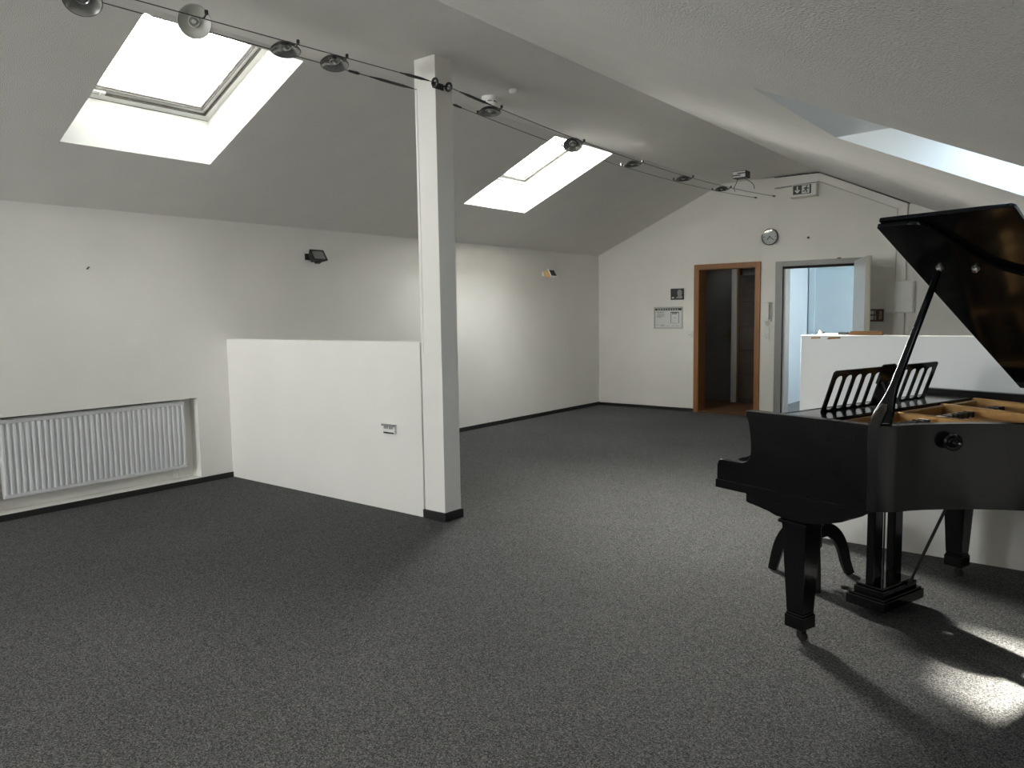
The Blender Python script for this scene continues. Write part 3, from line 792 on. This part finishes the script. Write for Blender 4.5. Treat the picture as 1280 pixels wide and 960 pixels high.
# ------------------------------------------------------------------ grand piano  (local x = toward tail, y = toward bass, z up)
PA = Vector((-.998, 3.253, 0)); PROT = -math.atan2(.304, .953)
P = empty('grand_piano', PA, (0,0,PROT)); tag(P, 'black grand piano with open lid in front of the right half wall', 'piano')
ZR, ZB = .980, .652
KT, KBs = -.095, 1.440      # outer treble and bass sides
def rim_curve():
    pts = [(.334,KT),(.340,KT),(.344,KT)]
    pts += [(.372,-.089),(.395,-.068),(.415,-.035)]
    pts += catmull2([(.415,-.035),(.453,.063),(.532,.189),(.581,.250),(.683,.348),(.83,.430),(1.00,.500),(1.14,.580),(1.245,.700),(1.29,.86),(1.285,1.04),(1.24,1.22),(1.14,1.36),(1.00,1.425),(.85,KBs)])[1:]
    pts += [(.60,KBs),(.32,KBs),(.30,KBs)]
    return pts
def catmull2(pts, n=6):
    return [(p.x, p.y) for p in catmull([(a,b,0) for a,b in pts], n)]
RC = rim_curve()
def offset(pts, d):
    out = []
    for i in range(len(pts)):
        a = Vector(pts[max(i-1,0)]); b = Vector(pts[min(i+1,len(pts)-1)])
        t = (b-a).normalized(); nn = Vector((-t.y, t.x))
        out.append((pts[i][0]+nn.x*d, pts[i][1]+nn.y*d))
    return out
RI = offset(RC, .045)
m = MB(); n = len(RC)
vs = [(x,y,ZB) for x,y in RC]+[(x,y,ZR) for x,y in RC]+[(x,y,ZB) for x,y in RI]+[(x,y,ZR) for x,y in RI]
fs = []
for i in range(n-1):
    fs += [(i,i+1,n+i+1,n+i), (2*n+i,3*n+i,3*n+i+1,2*n+i+1), (n+i,n+i+1,3*n+i+1,3*n+i), (i,2*n+i,2*n+i+1,i+1)]
fs += [(0,n,3*n,2*n), (n-1,3*n-1,4*n-1,2*n-1)]
m.add(vs, fs); m.build('rim', M['piano_side'], P, bevel=.004, ang=30)
# bottom board and soundboard
RB = [(.0,KT+.03)]+offset(RC, .02)+[(.0,KBs-.03)]
m = MB(); m.prism([(x,y) for x,y in RB], ZB+.005, ZB+.055, 'z'); m.build('bottom_board', M['piano'], P, smooth=False)
RS = [(.06,KT+.048)]+offset(RC, .043)+[(.06,KBs-.048)]
m = MB(); m.prism([(x,y) for x,y in RS], .80, .815, 'z'); m.build('soundboard', M['soundboard'], P, smooth=False)

# cheeks
prof = [(-.232,ZR),(-.230,.955),(-.216,.925),(-.208,.880),(-.2035,.835),(-.203,.800),(-.209,.775),(-.224,.756),(-.248,.747),(-.290,.745),(-.340,.745),(-.368,.744),(-.383,.735),(-.389,.715),(-.389,.612),(-.05,.612),(.336,.652),(.336,ZR)]
for k0, nm in ((KT, 'treble'), (KBs-.05, 'bass')):
    m = MB(); m.prism(prof, k0, k0+.05, 'y'); m.build('cheek', M['cheek'], P, bevel=.003, ang=30)
for k0, s in ((KT, -1), (KBs, 1)):
    m = MB(); a, b = sorted((k0, k0+s*.007)); m.prism([(-.391,.613),(-.391,.648),(-.386,.653),(.262,.653),(.266,.648),(.20,.613)], a-.001, b+.001, 'y'); m.build('moulding', M['piano'], P, smooth=False, bevel=.002)
# keybed, keyslip, fallboard, tray
m = MB(); m.box(-.385, .05, KT+.04, KBs-.04, .612, .668); m.build('keybed', M['piano'], P, smooth=False, bevel=.004)
m = MB(); m.box(-.385, -.360, KT+.05, KBs-.05, .668, .715); m.build('keyslip', M['piano'], P, smooth=False, bevel=.003)
m = MB(); fb = catmull2([(-.355,.715),(-.300,.752),(-.245,.775),(-.205,.85),(-.195,.955)], 4); fb2 = [(x+.022, z-.006) for x, z in fb][::-1]
m.prism(fb+fb2, KT+.05, KBs-.05, 'y'); m.build('fallboard', M['piano'], P)
m = MB(); m.box(-.205, .03, KT+.05, KBs-.05, .938, .952); m.build('music_tray', M['piano'], P, smooth=False, bevel=.003)

# legs
def leg(t, k):
    c = MB()
    c.frustum((t,k,.130), (.040,.040), (t,k,.518), (.058,.058))
    c.box(t-.045,t+.045,k-.045,k+.045,.062,.118); c.box(t-.041,t+.041,k-.041,k+.041,.118,.128)
    lg = c.build('leg', M['piano'], P, smooth=False, bevel=.003)
    c = MB(); c.box(t-.070,t+.070,k-.070,k+.070,.516,.530); c.box(t-.062,t+.062,k-.062,k+.062,.530,.545)
    c.build('collar', M['piano'], lg, smooth=False, bevel=.004)
    c = MB()
    c.tube([(t,k,.064),(t,k,.045)], .012, 10); c.box(t-.004,t+.022,k-.016,k-.013,.016,.046); c.box(t-.004,t+.022,k+.013,k+.016,.016,.046)
    c.lathe([(0,-.011),(.018,-.011),(.021,-.006),(.021,.006),(.018,.011),(0,.011)], 18, frame_to((t+.016,k,.0215),(0,1,0)))
    c.build('caster', M['dark_brass'], lg)
LEGS = [(0.0,-.010), (0.0,1.332), (1.02,.86)]
for t, k in LEGS: leg(t, k)
br = [(-.226,.613),(-.226,.578),(-.218,.572),(-.150,.563),(-.105,.555),(-.080,.547),(-.068,.544),(.10,.544),(.14,.556),(.185,.566),(.235,.583),(.265,.604),(.34,.640),(.36,.652),(.30,.66),(-.05,.66),(-.05,.613)]
for k0 in (KT+.001, KBs-.146):
    m = MB(); m.prism(br, k0, k0+.145, 'y'); m.build('leg_bracket', M['piano'], P, smooth=False, bevel=.003)
m = MB(); m.box(.93,1.11,.77,.95,.545,ZB+.01); m.build('leg_block', M['piano'], P, smooth=False, bevel=.004)

# lyre
m = MB(); m.box(-.065,.075,.470,.790,.60,.665); m.build('lyre_head', M['piano'], P, smooth=False, bevel=.004)
for k in (.545, .715):
    m = MB(); m.box(-.018,.023,k-.036,k+.036,.12,.61); m.build('lyre_post', M['piano'], P, smooth=False, bevel=.006)
m = MB(); m.box(-.085,.105,.462,.805,.035,.082); m.box(-.078,.098,.470,.797,.082,.092); m.box(-.062,.082,.488,.780,.092,.122); m.box(-.055,.075,.495,.772,.122,.134)
lb = m.build('lyre_base', M['piano'], P, smooth=False, bevel=.004)
for k in (.56, .70):
    m = MB(); m.prism([(k-.012,.058),(k+.012,.058),(k+.018,.066),(k-.018,.066)], -.15, -.085, 'x'); m.lathe([(0,0),(.020,0),(.022,.006),(.015,.011),(0,.012)], 16, Matrix.Translation((-.148,k,.058)))
    m.build('pedal', M['dark_brass'], lb)
m = MB(); m.tube([(.0,.628,.12),(.0,.628,.61)], .004, 8); m.build('pedal_rod', M['dark_brass'], P)
m = MB(); m.tube([(.085,.70,.115),(.30,.70,.665)], .007, 8); m.build('lyre_brace', M['dark_metal'], P)

# music desk
t0, z0, t1, z1 = -.115, .952, -.050, 1.142
def dk(k, s, off=0):   # s: 0 bottom .. 1 top in the desk plane
    d = Vector((t1-t0, z1-z0)).normalized(); nn = Vector((d.y, -d.x))
    return (t0+(t1-t0)*s+nn.x*off, k, z0+(z1-z0)*s+nn.y*off)
KC = .722
bmd = bmesh.new()
def desk_face(slots, k0, k1, chf):
    H = 1.0
    outer = [(k0,0),(k1,0)] + [(k1,1-chf),(k1-chf*.2,1)] + [(k0+chf*.2,1),(k0,1-chf)]
    return outer
m = MB()
slots = [KC+s*o for s in (-1,1) for o in (.080,.157,.235,.313,.388)]
slots.sort()
sw = .0265; sb, st_ = .10, .78
K0, K1 = KC-.445, KC+.445
def slab(ka, kb, sa, sb_):
    vs = [dk(ka,sa,-.003),dk(kb,sa,-.003),dk(kb,sb_,-.003),dk(ka,sb_,-.003),dk(ka,sa,.003),dk(kb,sa,.003),dk(kb,sb_,.003),dk(ka,sb_,.003)]
    m.add(vs, [(0,3,2,1),(4,5,6,7),(0,1,5,4),(1,2,6,5),(2,3,7,6),(3,0,4,7)])
def quadstrip(poly):
    nn = len(poly)
    vs = [dk(k,s,-.003) for k,s in poly]+[dk(k,s,.003) for k,s in poly]
    fs = [list(range(nn)), list(range(nn,2*nn))[::-1]]+[(i,(i+1)%nn,nn+(i+1)%nn,nn+i) for i in range(nn)]
    m.add(vs, fs)
edges = [K0]
for s_ in slots: edges += [s_-sw, s_+sw]
edges.append(K1)
for i in range(0, len(edges), 2): slab(edges[i], edges[i+1], 0, .93 if edges[i] > KC-.3 and edges[i+1] < KC+.3 else .93)
for s_ in slots:
    slab(s_-sw, s_+sw, 0, .02)
    # arched ends of each slot
    top = [(s_-sw,.93)]+[(s_+sw*math.cos(a), st_+.09*math.sin(a)) for a in [math.pi*(1-i/8) for i in range(9)]]+[(s_+sw,.93)]
    quadstrip(top)
    bot = [(s_+sw,.02)]+[(s_+sw*math.cos(a), sb-.06*math.sin(a)) for a in [math.pi*i/8 for i in range(9)]]+[(s_-sw,.02)]
    quadstrip(bot)
quadstrip([(K0,.93),(K1,.93),(K1,.96),(K1-.012,1.0),(K0+.015,1.0),(K0,.96)])
m.build('music_desk', M['piano'], P, smooth=False)
m = MB()
vs = []
for q_ in (-.03,.03):
    m = MB(); m.tube([dk(KC+q_,.6,.005), (t0+.10, KC+q_, .955)], .005, 8); m.build('desk_strut', M['dark_metal'], P)
m = MB(); quad = [(KC-.055,.55),(KC+.055,.55),(KC+.055,1.03),(KC-.04,1.03),(KC-.055,.99)]
nn = len(quad); vs = [dk(k,s,-.010) for k,s in quad]+[dk(k,s,-.003) for k,s in quad]
m.add(vs, [list(range(nn)), list(range(nn,2*nn))[::-1]]+[(i,(i+1)%nn,nn+(i+1)%nn,nn+i) for i in range(nn)]); m.build('desk_overlap', M['piano'], P, smooth=False)

# iron frame, strings
PI_ = [(.02,KT+.06)]+[(x,y) for x,y in offset(RC, .06)]+[(.02,KBs-.06)]
m = MB(); pl = PI_
m.prism(pl, .845, .862, 'z'); m.build('iron_plate', M['gold'], P, smooth=False, bevel=.003)
def on_rim(k):   # t where the inner rim lies for a given k, tail side
    best = .38
    for a, b in zip(PI_[:-1], PI_[1:]):
        if (a[1]-k)*(b[1]-k) <= 0 and max(a[0],b[0]) > best and abs(a[1]-b[1]) > 1e-6:
            u = (k-a[1])/(b[1]-a[1]); best = max(best, a[0]+u*(b[0]-a[0]))
    return best
m = MB(); m.box(.030,.058,-.02,1.375,.862,.938); m.build('cross_web', M['gold'], P, smooth=False, bevel=.006)
for k, sk, zt in ((.63,.10,.940), (1.04,-.03,.945), (1.36,.0,.950)):
    m = MB(); tt = on_rim(k+sk*.5)-.01 if k < 1.2 else .95
    m.add([(.035,k-.014,.862),(.035,k+.014,.862),(tt,k+sk+.014,.862),(tt,k+sk-.014,.862),(.035,k-.014,zt),(.035,k+.014,zt),(tt,k+sk+.014,zt-.03),(tt,k+sk-.014,zt-.03)],
          [(0,3,2,1),(4,5,6,7),(0,1,5,4),(1,2,6,5),(2,3,7,6),(3,0,4,7)])
    m.build('plate_strut', M['gold'], P, smooth=False, bevel=.006)
m = MB()
for i in range(110):
    k = .03+i*(1.31/109)
    tt = min(on_rim(k+.02)-.06, 1.15)
    m.tube([(.065,k,.897),(tt,k+.01,.880)], .0011, 4, caps=False)
o = m.build('strings', M['string'], P); o['kind'] = 'stuff'
for i in range(24):
    k = .12+i*.050
    if min(abs(k+.009-q) for q in (.635, 1.035, 1.36)) < .032: continue
    m = MB(); m.box(.17,.215,k,k+.018,.900,.926); m.build('damper', M['felt'], P, smooth=False)

# side knob
m = MB(); kn = Vector((.497,.243,.915)); 
nd = Vector((.74,-.66,0)).normalized()
kc = Vector((.509,.155,.916))
R = frame_to(kc, nd, (0,0,1))
m.lathe([(0,0),(.020,0),(.018,.012),(.028,.018),(.033,.026),(.033,.036),(.028,.042),(.022,.038),(.018,.034),(.010,.036),(.007,.042),(0,.043)], 28, R); m.build('case_knob', M['piano'], P)

# lid, flap, prop
HK, HZ, AL = 1.460, 1.003, rad(28.84)
def lp(t, w, nrm):
    return (t, HK-math.cos(AL)*w+math.sin(AL)*nrm, HZ+math.sin(AL)*w+math.cos(AL)*nrm)
def lid_prism(m, outline, n0, n1):
    q = len(outline)
    vs = [lp(t,w,n0) for t,w in outline]+[lp(t,w,n1) for t,w in outline]
    m.add(vs, [list(range(q))[::-1], list(range(q,2*q))]+[(i,(i+1)%q,q+(i+1)%q,q+i) for i in range(q)])
edge = catmull2([(.377,1.500),(.412,1.440),(.465,1.285),(.513,1.180),(.60,1.095),(.75,1.010),(.95,.945),(1.10,.880),(1.22,.77),(1.285,.62),(1.30,.44),(1.26,.25),(1.16,.10),(1.05,.03),(.95,.005)], 5)
main = [(.21,.004),(.21,1.517),(.33,1.517),(.36,1.512)]+edge
m = MB(); lid_prism(m, main, 0, .020); m.build('lid', M['lid'], P, bevel=.004, ang=30)
m = MB(); lid_prism(m, [(.215,.02),(.215,1.525),(.690,1.525),(.702,1.512),(.702,.02)], .024, .042); m.build('lid_flap', M['lid'], P, smooth=False, bevel=.004)
for w in (.3,.8,1.3):
    m = MB(); m.tube([lp(.205,w-.05,.022), lp(.205,w+.05,.022)], .006, 8); m.build('lid_hinge', M['dark_brass'], P)
def lid_cup(t, w):
    m = MB(); nr = Vector(lp(0,0,-1))-Vector(lp(0,0,0)); R = frame_to(lp(t,w,0), nr, (1,0,0))
    m.lathe([(0,0),(.016,0),(.016,.006),(.011,.010),(.009,.018),(.005,.018),(.005,.008),(0,.008)], 18, R); m.build('prop_cup', M['chrome'], P)
lid_cup(.322, 1.197); lid_cup(.452, 1.176)
pb_ = Vector((.362,-.066,ZR)); pt_ = Vector(lp(.322,1.197,-.02)); dv = (pt_-pb_); L = dv.length; R = frame_to(pb_, dv, (1,0,0))
m = MB()
def ring(z, hx, hy): return [(-hx,-hy,z),(hx,-hy,z),(hx,hy,z),(-hx,hy,z)]
sec = [(0,.042,.012),(.06,.034,.012),(.12,.020,.012),(.18,.014,.011),(.45,.0115,.010),(L-.05,.011,.009),(L,.008,.008)]
vs = [p for s_ in sec for p in ring(*s_)]; fs = [(0,3,2,1), tuple(4*(len(sec)-1)+i for i in range(4))]
for i in range(len(sec)-1):
    for j in range(4): fs.append((4*i+j,4*i+(j+1)%4,4*i+4+(j+1)%4,4*i+4+j))
m.add(vs, fs, R); m.build('lid_prop', M['piano'], P, bevel=.003, ang=40)
m = MB()
m.prism([(-.030,-.02),(.012,-.02),(.016,.055),(.006,.085),(-.010,.085),(-.026,.05)], -.018, -.012, 'y', R); m.build('short_prop', M['dark_brass'], P, smooth=False, bevel=.002)

# ------------------------------------------------------------------ tripod stool under the keyboard
SX, SY = -1.19, 4.045
s = empty('piano_stool', (SX, SY, 0)); tag(s, 'black tripod piano stool pushed under the grand piano keyboard', 'stool')
m = MB(); m.lathe([(0,.47),(.15,.47),(.172,.478),(.178,.492),(.172,.506),(.15,.512),(0,.512)], 36); m.build('seat', M['piano'], s)
m = MB(); m.lathe([(0,.115),(.012,.118),(.020,.135),(.014,.15),(.034,.16),(.046,.18),(.046,.285),(.052,.295),(.040,.315),(.028,.34),(.026,.45),(.06,.462),(.06,.47),(0,.47)], 24); m.build('column', M['piano'], s)
for fx_, fy_ in ((-1.401,4.066),(-1.052,4.223),(-1.108,3.850)):
    a = math.atan2(fy_-SY, fx_-SX); R = Matrix.Rotation(a, 4, 'Z'); dR = math.hypot(fx_-SX, fy_-SY)
    m = MB(); c_ = catmull([(.03,0,.245),(.085,0,.250),(.135,0,.215),(.172,0,.15),(.195,0,.07),(dR,0,.0)], 4)
    hw = [.050-.022*i/(len(c_)-1) for i in range(len(c_))]
    top = []; bot = []
    for i, p in enumerate(c_):
        q0 = c_[max(i-1,0)]; q1 = c_[min(i+1,len(c_)-1)]; d_ = (q1-q0).normalized(); nn_ = Vector((-d_.z,0,d_.x))
        top.append(((p+nn_*hw[i]).x, max((p+nn_*hw[i]).z,0))); bot.append(((p-nn_*hw[i]*.6).x, max((p-nn_*hw[i]*.6).z,0)))
    m.prism(top+bot[::-1], -.016, .016, 'y', R); m.build('leg', M['piano'], s, bevel=.004)

# ------------------------------------------------------------------ sky, sun, camera
az, el = rad(33.5), rad(26.6)
SD = Vector((-math.cos(az)*math.cos(el), math.sin(az)*math.cos(el), math.sin(el)))
sun = bpy.data.lights.new('sun', 'SUN'); sun.energy = 36; sun.angle = rad(1.6); sun.color = (1,.93,.82)
so = bpy.data.objects.new('sun', sun); link(so); so.rotation_euler = SD.to_track_quat('Z','Y').to_euler(); so.location = SD*20
W = bpy.data.worlds.new('World'); SC.world = W; W.use_nodes = True
nt = W.node_tree; bg = nt.nodes['Background']
tc = nt.nodes.new('ShaderNodeTexCoord'); dot = nt.nodes.new('ShaderNodeVectorMath'); dot.operation = 'DOT_PRODUCT'; dot.inputs[1].default_value = SD
nt.links.new(tc.outputs['Generated'], dot.inputs[0])
rp = nt.nodes.new('ShaderNodeValToRGB')
rp.color_ramp.elements[0].position = .0; rp.color_ramp.elements[0].color = (2.27,2.26,2.24,1)
rp.color_ramp.elements[1].position = 1.0; rp.color_ramp.elements[1].color = (1.0,.97,.91,1)
for ps, cl in ((.44,(2.07,2.06,2.05,1)), (.58,(.72,.75,.78,1)), (.74,(.70,.72,.74,1))):
    k = rp.color_ramp.elements.new(ps); k.color = cl
h1 = nt.nodes.new('ShaderNodeMath'); h1.operation = 'MULTIPLY_ADD'; h1.inputs[1].default_value = .5; h1.inputs[2].default_value = .5
nt.links.new(dot.outputs['Value'], h1.inputs[0]); nt.links.new(h1.outputs[0], rp.inputs['Fac'])
# ground glow added below the horizon to brighten the ceiling
sx = nt.nodes.new('ShaderNodeSeparateXYZ'); nt.links.new(tc.outputs['Generated'], sx.inputs[0])
mr = nt.nodes.new('ShaderNodeMapRange'); mr.inputs['From Min'].default_value = -.08; mr.inputs['From Max'].default_value = -.55
nt.links.new(sx.outputs['Z'], mr.inputs['Value'])
gm = nt.nodes.new('ShaderNodeMixRGB'); gm.inputs['Color2'].default_value = (1.25,1.22,1.15,1)
nt.links.new(mr.outputs[0], gm.inputs['Fac']); nt.links.new(rp.outputs['Color'], gm.inputs['Color1'])
# bright haze around the sun
pw = nt.nodes.new('ShaderNodeMath'); pw.operation = 'POWER'; pw.use_clamp = True; pw.inputs[1].default_value = 12
mx0 = nt.nodes.new('ShaderNodeMath'); mx0.operation = 'MAXIMUM'; mx0.inputs[1].default_value = 0
nt.links.new(dot.outputs['Value'], mx0.inputs[0]); nt.links.new(mx0.outputs[0], pw.inputs[0])
hz = nt.nodes.new('ShaderNodeMixRGB'); hz.blend_type = 'ADD'; hz.inputs['Fac'].default_value = 1
hc = nt.nodes.new('ShaderNodeVectorMath'); hc.operation = 'SCALE'; hc.inputs[0].default_value = (20.0,19.3,17.8)
nt.links.new(pw.outputs[0], hc.inputs['Scale']); nt.links.new(gm.outputs['Color'], hz.inputs['Color1']); nt.links.new(hc.outputs[0], hz.inputs['Color2'])
nt.links.new(hz.outputs['Color'], bg.inputs['Color'])
bg.inputs['Strength'].default_value = 6.4

def portal(name, x0, x1, y0, y1, zfn, dz):
    g = (zfn(x1)-zfn(x0))/(x1-x0)
    l = bpy.data.lights.new(name, 'AREA'); l.shape = 'RECTANGLE'; l.size = math.hypot(x1-x0, zfn(x1)-zfn(x0)); l.size_y = y1-y0
    l.cycles.is_portal = True
    o = bpy.data.objects.new(name, l); link(o)
    ex = Vector((1,0,g)).normalized(); ey = Vector((0,1,0)); en = ex.cross(ey)
    if en.z < 0: ey = -ey; en = ex.cross(ey)
    R = Matrix((ex, ey, en)).transposed().to_4x4(); R.translation = Vector(((x0+x1)/2,(y0+y1)/2,zfn((x0+x1)/2)+dz+.09))
    o.matrix_world = R
for a, b in SKY_L: portal('sky_portal', LO0, LO1, a, b, zl, DZL)
for a, b in SKY_R: portal('sky_portal', RO0, RO1, a, b, zr, DZR)
def portal_flat(x, y, z, sx, sy, rot):
    l = bpy.data.lights.new('sky_portal', 'AREA'); l.shape = 'RECTANGLE'; l.size = sx; l.size_y = sy; l.cycles.is_portal = True
    o = bpy.data.objects.new('sky_portal', l); link(o); o.location = (x,y,z); o.rotation_euler = rot
portal_flat(-4.3, Y0-.22, 1.725, 2.2, .95, (rad(90),0,0))
portal_flat(-1.28, 11.525, 1.6, .5, .45, (0,rad(90),0))
portal_flat(-4.66, 11.01, 2.42, .12, .12, (0,0,0))

cam = bpy.data.cameras.new('camera'); co = bpy.data.objects.new('camera', cam); link(co)
yaw, pitch, roll, F = 6.67389052e-01, 9.29354657e-02, -1.49122826e-02, 953.655
f = Vector((-math.sin(yaw)*math.cos(pitch), math.cos(yaw)*math.cos(pitch), -math.sin(pitch)))
r0 = f.cross(Vector((0,0,1))).normalized(); u0 = r0.cross(f)
r_ = r0*math.cos(roll)+u0*math.sin(roll); u_ = -r0*math.sin(roll)+u0*math.cos(roll)
R = Matrix((r_, u_, -f)).transposed().to_4x4(); R.translation = cam_pos
co.matrix_world = R
cam.sensor_fit = 'HORIZONTAL'; cam.sensor_width = 36; cam.lens = F/1280*36; cam.clip_start = .02
SC.camera = co

SC.view_settings.view_transform = 'Standard'; SC.view_settings.look = 'None'
SC.view_settings.gamma = 1; SC.view_settings.use_curve_mapping = False
SC.view_settings.exposure = 1.7
SC.cycles.use_denoising = True
SC.cycles.max_bounces = 14; SC.cycles.diffuse_bounces = 8; SC.cycles.glossy_bounces = 4; SC.cycles.transparent_max_bounces = 12
SC.cycles.sample_clamp_indirect = 8
